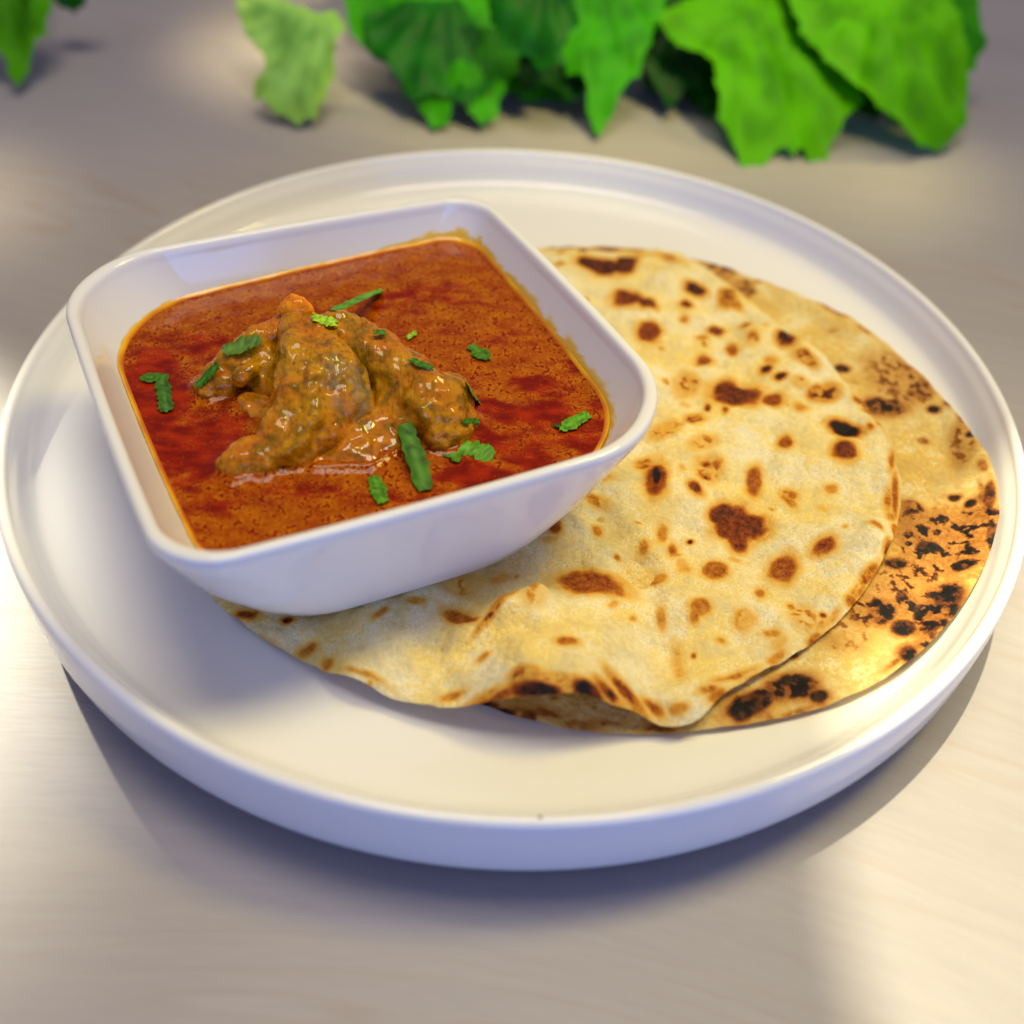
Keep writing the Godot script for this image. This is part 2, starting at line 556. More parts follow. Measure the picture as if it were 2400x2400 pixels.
# ------------------------------------------------------------------ curry
func build_curry() -> void:
	# where the level surface meets the bowl's inner wall, all the way round
	var n := 4 * (ARC + SIDE)
	var edge := PackedVector3Array()
	for k in n:
		var lo := -24.0
		var hi := -3.0
		for it in 14:
			var y := (lo + hi) * 0.5
			var q := bowl_point(bowl_ring(inner_inset(y), -0.1 * y), k, y)
			if q.y > SAUCE:
				hi = y
			else:
				lo = y
		edge.append(bowl_point(bowl_ring(inner_inset(lo), -0.1 * lo), k, lo))
	# twice as many points round
	var rim := PackedVector3Array()
	for k in n:
		rim.append(edge[k])
		rim.append((edge[k] + edge[(k + 1) % n]) * 0.5)
	n = rim.size()
	var mid := Vector3(-39, SAUCE, 27)
	var wave := noise(21, 0.09, 2)
	var ripple := noise(22, 0.32, 2)
	var size := 1024
	var rows := 150
	var v := PackedVector3Array()
	var uv := PackedVector2Array()
	for r in rows:
		var t := 1.0 - pow(float(r) / (rows - 1), 0.9)
		for k in n:
			var p := mid.lerp(rim[k], lerpf(0.004, 1.004, t))
			var wall := (1.0 - t) * (rim[k] - mid).length()
			p.y = SAUCE + 0.16 * wave.get_noise_2d(p.x, p.z) + 0.05 * ripple.get_noise_2d(p.x, p.z) + 0.75 * exp(-wall / 1.1)
			# the sauce climbs a little where it meets the meat
			if p.x > -92 and p.x < 0 and p.z > 5 and p.z < 76:
				var d := meat_field(p)
				if d > -3.0 and d < 9.0:
					p.y += 1.5 * exp(-maxf(d, 0.0) / 1.9)
			v.append(p)
			uv.append(Vector2((p.x + 110.0) / 140.0, (p.z + 43.0) / 140.0))
	# the outer few rows are the oily rim, a part of its own
	var cut := 3
	var px := sauce_pixels(size)
	var m := StandardMaterial3D.new()
	m.albedo_texture = ImageTexture.create_from_image(Image.create_from_data(size, size, false, Image.FORMAT_RGB8, px))
	m.roughness = 0.05
	m.metallic_specular = 0.3
	m.heightmap_enabled = true
	m.heightmap_scale = 0.004
	m.heightmap_texture = ImageTexture.create_from_image(noise(23, 0.05, 4).get_image(1024, 1024))
	var holder := thing("curry", "oily red-brown curry sauce filling the square bowl", "curry", Vector3.ZERO)
	commit("sauce", v.slice((cut - 1) * n), strips(rows - cut + 1, n, true, true), m, holder, PackedColorArray(), uv.slice((cut - 1) * n))
	var rc := PackedColorArray()
	var tint := noise(24, 0.06, 2)
	for r in cut:
		for k in n:
			var p := v[r * n + k]
			var t := float(r) / (cut - 1) + 0.5 * tint.get_noise_2d(p.x, p.z)
			rc.append(lin(Color(0.96, 0.74, 0.02).lerp(Color(0.74, 0.36, 0.0), clampf(t, 0.0, 1.0))))
	var rm := mat(Color(1, 1, 1), 0.15)
	rm.vertex_color_use_as_albedo = true
	commit("oil_rim", v.slice(0, cut * n), strips(cut, n, true, true), rm, holder, rc)

func sauce_pixels(size: int) -> PackedByteArray:
	var k_mm := 140.0 / size
	var warp := noise(31, 0.03, 2)
	var a0 := noise_bytes(32, 0.008, size, size, 4)
	var a1 := noise_bytes(33, 0.04, size, size, 4)
	var a2 := noise_bytes(34, 0.11, size, size, 3)
	var im3 := noise(35, 0.022, 5).get_image(int(size / 1.7), size)
	im3.convert(Image.FORMAT_L8)
	im3.resize(size, size, Image.INTERPOLATE_CUBIC)
	var a3 := im3.get_data()
	# pools of clear red oil: x, z, radius x, radius z, strength
	var pools := [[-93, 36, 13, 24, 1.0], [-78, 52, 16, 14, 0.9], [-88, 14, 12, 8, 0.55], [-45, -7, 24, 5, 0.55], [-20, 2, 30, 6, 0.25], [2, 34, 22, 7, 0.85], [6, 46, 18, 8, 0.7], [-6, 60, 20, 5, 0.8], [17, 44, 6, 14, 0.6], [12, 14, 5, 22, 0.5], [-70, 74, 8, 12, 0.5], [-10, -20, 18, 5, 0.3], [-30, -14, 26, 4, 0.5], [6, 20, 14, 5, 0.6], [-52, 66, 16, 5, 0.4], [-26, 70, 18, 4, 0.4]]
	var low := 64
	var pool := PackedFloat32Array()
	pool.resize(low * low)
	for j in low:
		for i in low:
			var p := Vector2(-110.0 + 140.0 * i / low, -43.0 + 140.0 * j / low)
			p += Vector2(warp.get_noise_2d(p.x, p.y), warp.get_noise_2d(p.y + 90.0, p.x)) * 7.0
			var s := 0.0
			for q: Array in pools:
				var d := Vector2((p.x - q[0]) / q[2], (p.y - q[1]) / q[3]).length()
				s = maxf(s, 0.9 * q[4] * (1.0 - fit(d, 0.45, 1.35)))
			pool[j * low + i] = s
	var pim := Image.create_from_data(low, low, false, Image.FORMAT_RF, pool.to_byte_array())
	pim.resize(size, size, Image.INTERPOLATE_CUBIC)
	var pf := pim.get_data().to_float32_array()
	var out := PackedByteArray()
	out.resize(size * size * 3)
	var thick := Color(0.70, 0.40, 0.0)
	var thick2 := Color(0.58, 0.25, 0.0)
	var oil := Color(0.62, 0.145, 0.0)
	var oil2 := Color(0.44, 0.075, 0.0)
	for k in size * size:
		var x0 := a0[k] / 255.0 - 0.5
		var x1 := a1[k] / 255.0 - 0.5
		var x2 := a2[k] / 255.0 - 0.5
		var x3 := a3[k] / 255.0 - 0.5
		var w := pf[k] + 0.55 * x0 + 0.55 * x3 + 0.34 * x1
		w = clampf((w + 0.6 * x2 + 0.3 * x1 - 0.28) * 2.6, 0.0, 0.95)
		var c := thick.lerp(thick2, clampf(0.5 + x1 * 1.6 + x3 * 1.2, 0.0, 1.0))
		# flecks of spice and drops of oil
		c = c.lerp(oil2, clampf((-x2 * 0.8 - x1 * 0.8 - 0.12) * 6.0, 0.0, 0.85))
		var d := oil.lerp(oil2, clampf(0.5 + x3 * 2.2, 0.0, 1.0))
		d = d.lerp(thick2, clampf((x2 * 0.8 + x1 * 0.9 - 0.22) * 4.0, 0.0, 0.7))
		c = c.lerp(d, w)
		out[k * 3] = int(c.r * 255.0)
		out[k * 3 + 1] = int(c.g * 255.0)
		out[k * 3 + 2] = int(c.b * 255.0)
	return out

# ------------------------------------------------------------------ chopped coriander
# A flake from a to b (through mid) of the given width, its edges cut and torn.
func flake(a: Vector3, mid: Vector3, b: Vector3, width: float, up: Vector3, c: Color, seed_: int, lobes: float, label: String) -> void:
	var rng := RandomNumberGenerator.new()
	rng.seed = seed_
	var n := 15
	var v := PackedVector3Array()
	var col := PackedColorArray()
	var along := (b - a).normalized()
	var side := along.cross(up).normalized()
	var jag := noise(seed_, 0.9, 2)
	var length := (b - a).length()
	for layer in 2:
		for k in n:
			var t := float(k) / (n - 1)
			var p := (a.lerp(mid, t).lerp(mid.lerp(b, t), t)) * 0.35 + a.lerp(b, t) * 0.65
			var wide := width * 0.5 * (0.84 + 0.16 * sin(PI * t) + lobes * sin(t * 9.0 + seed_) * 0.35)
			if k == 0 or k == n - 1:
				wide *= 0.82
			for j in 5:
				var s := (j - 2) / 2.0
				var q := p + side * (s * wide * (1.0 + 0.35 * jag.get_noise_2d(t * length * 1.3, s * 5.0)))
				q += along * (0.9 * jag.get_noise_2d(s * 4.0 + 20.0, t * 3.0)) * (1.0 if k == 0 or k == n - 1 else 0.3)
				q += up * (0.30 - 0.08 * layer + 0.10 * (1.0 - s * s) + 0.25 * jag.get_noise_2d(t * 4.0 + 40.0, s * 1.5))
				v.append(q)
				var vein := 1.0 - minf(absf(s) * 3.0, 1.0)
				col.append(lin(c.lerp(c.lightened(0.25), 0.5 * vein).darkened(clampf(0.1 - 0.5 * jag.get_noise_2d(t * 6.0, s * 3.0 + 9.0), 0.0, 0.4))))
	var ix := strips(n, 5, false, false)
	ix.append_array(strips(n, 5, false, true, n * 5))
	# the cut edge
	for k in n - 1:
		for j in [0, 4]:
			var p0: int = k * 5 + j
			var p1: int = (k + 1) * 5 + j
			var q0: int = p0 + n * 5
			var q1: int = p1 + n * 5
			if j == 0:
				ix.append_array(PackedInt32Array([p0, p1, q0, p1, q1, q0]))
			else:
				ix.append_array(PackedInt32Array([p0, q0, p1, p1, q0, q1]))
	var m := mat(Color(1, 1, 1), 0.5)
	m.metallic_specular = 0.3
	m.vertex_color_use_as_albedo = true
	var o := commit("coriander_flake", v, ix, m, self, col, PackedVector2Array(), (a + b) * 0.5)
	tag(o, label, "coriander leaf", "chopped coriander on the curry")

func build_flakes() -> void:
	var dark := Color(0.24, 0.48, 0.08)
	var mid := Color(0.36, 0.64, 0.10)
	var lime := Color(0.66, 0.85, 0.18)
	var up := Vector3.UP
	flake(Vector3(-47.8, 62.1, 18.3), Vector3(-44.0, 54.6, 1.8), Vector3(-40.2, 47.1, -14.7), 3.0, Vector3(0.01, 1.00, -0.06), mid, 1, 0.10, "long slim green coriander shred on the sauce behind the meat")
	flake(Vector3(-52.0, 63.3, 23.2), Vector3(-49.0, 62.4, 23.2), Vector3(-45.9, 61.8, 23.4), 3.9, Vector3(0.19, 0.98, -0.04), lime, 2, 0.40, "pale lime coriander bit at the top of the meat mound")
	flake(Vector3(-73.8, 56.7, 30.3), Vector3(-69.4, 57.7, 28.6), Vector3(-65.0, 58.8, 26.9), 4.2, Vector3(-0.05, 0.91, 0.41), Color(0.36, 0.52, 0.16), 3, 0.30, "broad coriander bit lying on top of the left meat chunk")
	flake(Vector3(-80.1, 49.9, 36.3), Vector3(-77.2, 52.6, 35.0), Vector3(-74.5, 55.0, 33.4), 2.4, Vector3(-0.36, 0.72, 0.60), dark, 4, 0.20, "dark coriander shred on the left edge of the meat mound")
	flake(Vector3(-96.2, 47.1, 30.6), Vector3(-92.7, 47.1, 30.3), Vector3(-89.2, 47.1, 30.0), 3.3, Vector3(0.00, 1.00, 0.00), dark, 5, 0.40, "dark upper bit of the bent coriander near the bowl's left wall")
	flake(Vector3(-90.9, 47.1, 31.0), Vector3(-88.6, 47.1, 37.3), Vector3(-86.4, 47.1, 43.5), 3.6, Vector3(0.00, 1.00, 0.00), Color(0.24, 0.43, 0.12), 6, 0.40, "lower bit of the bent coriander near the bowl's left wall")
	flake(Vector3(-36.5, 62.3, 26.9), Vector3(-35.0, 62.1, 26.5), Vector3(-33.5, 61.7, 25.8), 1.8, Vector3(0.23, 0.97, 0.06), dark, 7, 0.30, "tiny dark coriander bit at the back of the right meat chunk")
	flake(Vector3(-30.4, 47.1, 7.7), Vector3(-29.2, 47.1, 6.3), Vector3(-28.1, 47.1, 4.8), 1.8, Vector3(0.00, 1.00, 0.00), lime.darkened(0.1), 8, 0.10, "tiny lime stem bit afloat behind the right meat chunk")
	flake(Vector3(-13.0, 47.1, 9.6), Vector3(-10.4, 47.1, 12.6), Vector3(-7.8, 47.1, 15.6), 3.9, Vector3(0.00, 1.00, 0.00), mid.darkened(0.2), 9, 0.90, "small ragged coriander leaf afloat near the bowl's right wall")
	flake(Vector3(-26.4, 60.4, 34.8), Vector3(-23.5, 60.0, 35.9), Vector3(-20.4, 60.3, 38.0), 2.1, Vector3(0.06, 1.00, -0.04), dark, 10, 0.20, "thin dark coriander shred lying on the right meat chunk")
	flake(Vector3(-12.1, 56.4, 39.2), Vector3(-11.0, 51.7, 35.7), Vector3(-10.0, 47.0, 32.3), 4.5, Vector3(0.67, 0.74, -0.06), Color(0.40, 0.62, 0.20), 11, 0.50, "small light green coriander bit just right of the right meat chunk")
	flake(Vector3(-12.7, 53.1, 48.6), Vector3(-10.8, 51.8, 46.9), Vector3(-9.0, 49.5, 44.0), 1.8, Vector3(0.82, 0.48, 0.32), dark, 12, 0.20, "tiny dark coriander bit at the right meat chunk's lower end")
	flake(Vector3(-15.8, 47.1, 55.4), Vector3(-13.0, 47.1, 51.8), Vector3(-10.1, 47.1, 48.0), 4.8, Vector3(0.00, 1.00, 0.00), mid.darkened(0.15), 13, 0.80, "larger lobed coriander leaf in front of the right meat chunk, upper part")
	flake(Vector3(-12.9, 47.6, 51.5), Vector3(-8.8, 47.0, 52.3), Vector3(-4.8, 47.0, 53.6), 4.5, Vector3(0.27, 0.89, 0.37), mid, 14, 0.90, "toothed tip of the lobed coriander leaf, pointing to the bowl's right corner")
	flake(Vector3(-26.4, 51.5, 48.6), Vector3(-23.2, 49.3, 57.7), Vector3(-20.0, 47.0, 66.8), 4.8, Vector3(-0.06, 0.95, 0.32), Color(0.27, 0.49, 0.09), 15, 0.15, "longest wide green coriander strip in front of the meat")
	flake(Vector3(-32.5, 47.1, 63.5), Vector3(-30.9, 47.1, 67.7), Vector3(-29.3, 47.1, 71.8), 3.6, Vector3(0.00, 1.00, 0.00), mid.darkened(0.1), 16, 0.30, "short coriander strip nearest the bowl's front lip")
	flake(Vector3(11.5, 47.1, 42.7), Vector3(15.0, 47.1, 39.4), Vector3(18.5, 47.1, 36.0), 3.6, Vector3(0.00, 1.00, 0.00), mid, 17, 0.40, "coriander bit alone at the bowl's right corner")
	flake(Vector3(9.7, 47.1, 41.0), Vector3(11.3, 47.1, 41.6), Vector3(12.8, 47.1, 42.2), 1.3, Vector3(0.00, 1.00, 0.00), dark.darkened(0.3), 18, 0.10, "dark thread of stalk beside the coriander bit at the bowl's right corner")

# ------------------------------------------------------------------ flatbreads
const ROTI_TOP := Vector2(5.4, 10.8)
const ROTI_LOW := Vector2(31.0, 10.9)
const TEX := 1024
const SPAN := 224.0
var toast: PackedFloat32Array
var warp_a: PackedByteArray
var warp_b: PackedByteArray
var warp_c: PackedByteArray
var roti_mid: Vector2

func s(x: float, z: float, ra: float, rb: float, deg: float, tone: float, mottle: float) -> void:
	var k := TEX / SPAN
	var cx := (x - roti_mid.x + SPAN / 2) * k
	var cz := (z - roti_mid.y + SPAN / 2) * k
	var reach := maxf(ra, rb) * k * 2.0 + 4.0
	var ca := cos(deg_to_rad(deg))
	var sa := sin(deg_to_rad(deg))
	var soft := 0.26 + 0.5 / maxf(minf(ra, rb), 1.0)
	for j in range(maxi(0, int(cz - reach)), mini(TEX - 1, int(cz + reach))):
		for i in range(maxi(0, int(cx - reach)), mini(TEX - 1, int(cx + reach))):
			var dx := (i - cx) / k
			var dz := (j - cz) / k
			var u := (dx * ca + dz * sa) / ra
			var w := (-dx * sa + dz * ca) / rb
			var d := sqrt(u * u + w * w)
			if d > 2.0:
				continue
			var at := j * TEX + i
			var n1 := warp_a[at] / 255.0 - 0.5
			var n2 := warp_b[at] / 255.0 - 0.5
			var e := d + n1 * 0.55 + n2 * (0.12 + 0.7 * mottle)
			var t := tone * (1.0 - fit(e, 0.92 - soft * 0.6, 1.0 + soft))
			if mottle > 0.0:
				t *= lerpf(1.0, fit(warp_c[at] / 255.0 - 0.5 + 0.3 * n2, 0.10 * mottle - 0.12, 0.10 * mottle + 0.11), mottle)
				t = maxf(t, 0.24 * tone * (1.0 - fit(e, 0.7, 1.3)))
			var halo := 0.40 * tone * (1.0 - fit(e, 0.85, 1.6 + 1.0 / maxf(minf(ra, rb), 1.0)))
			toast[at] = maxf(toast[at], maxf(t, halo))

func roti_skin(seed_: int, pale: Color, warm: Color, grey: Color, warmth: float, marks: Callable, radius: float) -> StandardMaterial3D:
	toast = PackedFloat32Array()
	toast.resize(TEX * TEX)
	warp_a = noise_bytes(seed_, 0.022, TEX, TEX, 3)
	warp_b = noise_bytes(seed_ + 1, 0.085, TEX, TEX, 3)
	warp_c = noise_bytes(seed_ + 9, 0.043, TEX, TEX, 4)
	marks.call()
	var rng := RandomNumberGenerator.new()
	rng.seed = seed_
	for k in 70:
		var p := Vector2.from_angle(rng.randf() * TAU) * sqrt(rng.randf()) * radius + roti_mid
		var r := rng.randf_range(0.4, 1.5)
		s(p.x, p.y, r * rng.randf_range(1.0, 2.0), r, rng.randf() * 180.0, rng.randf_range(0.2, 0.5), 0.0)
	for k in 34:
		# the browned edge
		var a := rng.randf() * TAU
		var p := Vector2.from_angle(a) * (radius - rng.randf_range(0.0, 2.4)) + roti_mid
		s(p.x, p.y, rng.randf_range(1.5, 6.0), rng.randf_range(0.6, 1.3), rad_to_deg(a) + 90.0, rng.randf_range(0.3, 0.6), 0.3)
	var blot := noise_bytes(seed_ + 2, 0.009, TEX, TEX, 4)
	var blot2 := noise_bytes(seed_ + 3, 0.016, TEX, TEX, 4)
	var dust := noise_bytes(seed_ + 4, 0.28, TEX, TEX, 2)
	var ramp := [Color(0.90, 0.68, 0.24), Color(0.84, 0.60, 0.20), Color(0.71, 0.42, 0.08), Color(0.54, 0.23, 0.02), Color(0.33, 0.12, 0.02), Color(0.055, 0.04, 0.04)]
	if warmth > 0.45:
		ramp = [Color(0.82, 0.64, 0.32), Color(0.74, 0.52, 0.22), Color(0.58, 0.34, 0.11), Color(0.38, 0.19, 0.06), Color(0.20, 0.10, 0.045), Color(0.05, 0.04, 0.04)]
	var stops := [0.0, 0.30, 0.50, 0.70, 0.86, 1.0]
	var lut := []
	for k in 256:
		var t := k / 255.0
		var q := 1
		while q < 5 and t > stops[q]:
			q += 1
		lut.append(ramp[q - 1].lerp(ramp[q], (t - stops[q - 1]) / (stops[q] - stops[q - 1])))
	var out := PackedByteArray()
	out.resize(TEX * TEX * 3)
	var relief := PackedByteArray()
	relief.resize(TEX * TEX)
	for k in TEX * TEX:
		var b := blot[k] / 255.0 - 0.5
		var b2 := blot2[k] / 255.0 - 0.5
		var f := dust[k] / 255.0 - 0.5
		var w := warp_b[k] / 255.0 - 0.5
		var c := pale.lerp(warm, clampf(warmth + b * 2.2 + w * 0.5, 0.0, 1.0))
		c = c.lerp(grey, clampf((b2 + w * 0.9 + f * 0.4 - 0.05) * 2.0, 0.0, 0.6))
		# dry flour left in patches
		c = c.lerp(Color(0.95, 0.92, 0.80), clampf((-b2 - w * 0.7 + f * 0.5 - 0.04) * 1.8, 0.0, 0.5))
		c = c.darkened(clampf(-f * 0.22 - w * 0.10, 0.0, 0.2)) if f < 0.1 else c.lightened(0.05)
		var t := clampf(toast[k] + (f * 0.22 + w * 0.30 + b2 * 0.15) * minf(1.0, toast[k] * 2.0) * (1.0 if toast[k] < 0.9 else 0.3), 0.0, 1.0)
		if t > 0.02:
			var d: Color = lut[int(t * 255.0)]
			c = c.lerp(d, clampf(t / 0.30, 0.0, 1.0)) if t < 0.30 else d
		out[k * 3] = int(clampf(c.r, 0.0, 1.0) * 255.0)
		out[k * 3 + 1] = int(clampf(c.g, 0.0, 1.0) * 255.0)
		out[k * 3 + 2] = int(clampf(c.b, 0.0, 1.0) * 255.0)
		relief[k] = int(clampf(0.45 + 0.5 * w + 0.8 * b2 + 0.22 * f + 0.12 * t, 0.0, 1.0) * 255.0)
	var m := StandardMaterial3D.new()
	m.albedo_texture = ImageTexture.create_from_image(Image.create_from_data(TEX, TEX, false, Image.FORMAT_RGB8, out))
	m.roughness = 0.72
	m.metallic_specular = 0.35
	m.heightmap_enabled = true
	m.heightmap_scale = 0.075
	m.heightmap_texture = ImageTexture.create_from_image(Image.create_from_data(TEX, TEX, false, Image.FORMAT_L8, relief))
	m.backlight_enabled = true
	m.backlight = Color(0.16, 0.12, 0.06)
	return m

func ridge(p: Vector2, a: Vector2, b: Vector2, wide: float, high: float) -> float:
	var t := clampf((p - a).dot(b - a) / (b - a).length_squared(), 0.0, 1.0)
	var d := p.distance_to(a.lerp(b, t)) / wide
	return high * exp(-d * d)

# A round thin bread: rings of points from the middle out, an upper skin, a lower skin and the edge between.
func roti(called: String, label: String, mid: Vector2, edge: Callable, height: Callable, thick: float, m: Material) -> void:
	var rings := 92
	var n := 300
	var v := PackedVector3Array()
	var uv := PackedVector2Array()
	for layer in 2:
		for r in rings:
			# layer 0 runs from the middle out, layer 1 back in
			var q := r if layer == 0 else rings - 1 - r
			var t := maxf(float(q) / (rings - 1), 0.002)
			for k in n:
				var a := TAU * k / n
				var p := mid + Vector2.from_angle(a) * float(edge.call(a)) * t
				var half := thick * 0.5 * sqrt(clampf((1.0 - t) * 60.0, 0.0, 1.0)) + 0.05
				var y: float = height.call(p, a, t)
				v.append(Vector3(p.x, y + (half if layer == 0 else -half), p.y))
				uv.append((p - mid) / SPAN + Vector2(0.5, 0.5))
	var o := commit(called, v, strips(rings * 2, n, true, true), m, self, PackedColorArray(), uv, Vector3(mid.x, FLOOR, mid.y))
	tag(o, label, "flatbread", "flatbreads on the plate")

var lump: FastNoiseLite
var lump2: FastNoiseLite

func low_height(p: Vector2, _a: float, t: float) -> float:
	var y := FLOOR + 1.1 + 0.9 * maxf(0.0, lump.get_noise_2d(p.x, p.y)) + 0.6 * lump2.get_noise_2d(p.x + 300.0, p.y)
	y += 0.5 * fit(t, 0.9, 1.0) * (1.0 + sin(_a * 7.0))
	# where it meets the plate's curved rim it rides up a little
	var far := p.length()
	y += maxf(0.0, far - 126.0) * 0.5
	return y

func top_height(p: Vector2, a: float, t: float) -> float:
	var under := 1.0 - fit(p.distance_to(ROTI_LOW), 97.0, 106.0)
	var y := FLOOR + 1.0 + 2.4 * under
	y += 3.2 * maxf(-0.25, lump.get_noise_2d(p.x * 0.8 + 70.0, p.y * 0.8)) + 0.9 * lump2.get_noise_2d(p.x, p.y) + 0.5
	y += ridge(p, Vector2(-8.8, 90.2), Vector2(-0.3, 84.8), 4.5, 3.0)
	y += ridge(p, Vector2(-0.3, 84.8), Vector2(7.4, 79.3), 4.5, 4.5)
	y += ridge(p, Vector2(7.4, 79.3), Vector2(7.9, 86.7), 4.0, 3.0)
	y += ridge(p, Vector2(-31.9, 83.6), Vector2(-15.9, 78.4), 9.0, 2.2)
	y += ridge(p, Vector2(23.1, 45.3), Vector2(33.4, 63.6), 4.0, -2.2)
	y += ridge(p, Vector2(33.4, 63.6), Vector2(38.2, 96.5), 5.0, -3.4)
	y += ridge(p, Vector2(21.2, 81.8), Vector2(30.7, 97.0), 11.0, 3.4)
	y += ridge(p, Vector2(43.0, 78.6), Vector2(46.3, 99.0), 10.0, 1.5)
	y += ridge(p, Vector2(68.2, 5.0), Vector2(86.3, 5.9), 14.0, 1.8)
	y += ridge(p, Vector2(88.6, 44.6), Vector2(79.3, 67.6), 12.0, 1.8)
	y += ridge(p, Vector2(-61.8, 85.6), Vector2(-38.8, 88.2), 8.0, 1.8)
	y += ridge(p, Vector2(-12.9, 66.8), Vector2(10.7, 54.0), 8.0, 1.5)
	y += ridge(p, Vector2(-33.6, 90.2), Vector2(-26.8, 105.1), 6.0, 1.6)
	y += ridge(p, Vector2(-25.5, 96.0), Vector2(-17.2, 106.0), 5.0, 1.4)
	# the bread's edge, flat on the plate but for the arch at the front
	y -= 0.8 * fit(t, 0.93, 1.0)
	var d := rad_to_deg(a)
	if d > 180.0:
		d -= 360.0
	var arch := fit(d, 72.5, 84.0) * (1.0 - fit(d, 88.0, 107.0))
	y += 1.3 * exp(-pow((t - 0.955) / 0.03, 2.0)) * fit(d, -50.0, -20.0) * (1.0 - fit(d, 40.0, 58.0))
	y += 15.0 * arch * fit(t, 0.60, 1.03)
	y += 2.2 * fit(t, 0.8, 1.0) * fit(d, 96.0, 108.0) * (1.0 - fit(d, 112.0, 128.0))
	return y

func low_edge(a: float) -> float:
	return 101.3 + 0.9 * sin(a * 3.0 + 0.6) + 0.5 * sin(a * 8.0)

func top_edge(a: float) -> float:
	var d := rad_to_deg(a)
	if d > 180.0:
		d -= 360.0
	var r := 101.2 + 0.8 * sin(a * 5.0 + 1.0) + 0.4 * sin(a * 11.0)
	r += 5.5 * exp(-pow((d + 62.0) / 9.0, 2.0)) - 3.2 * exp(-pow((d + 28.0) / 14.0, 2.0)) - 3.5 * exp(-pow((d + 86.0) / 9.0, 2.0))
	r += 4.6 * exp(-pow((d - 69.5) / 4.5, 2.0)) + 1.0 * exp(-pow((d - 22.0) / 12.0, 2.0))
	return r

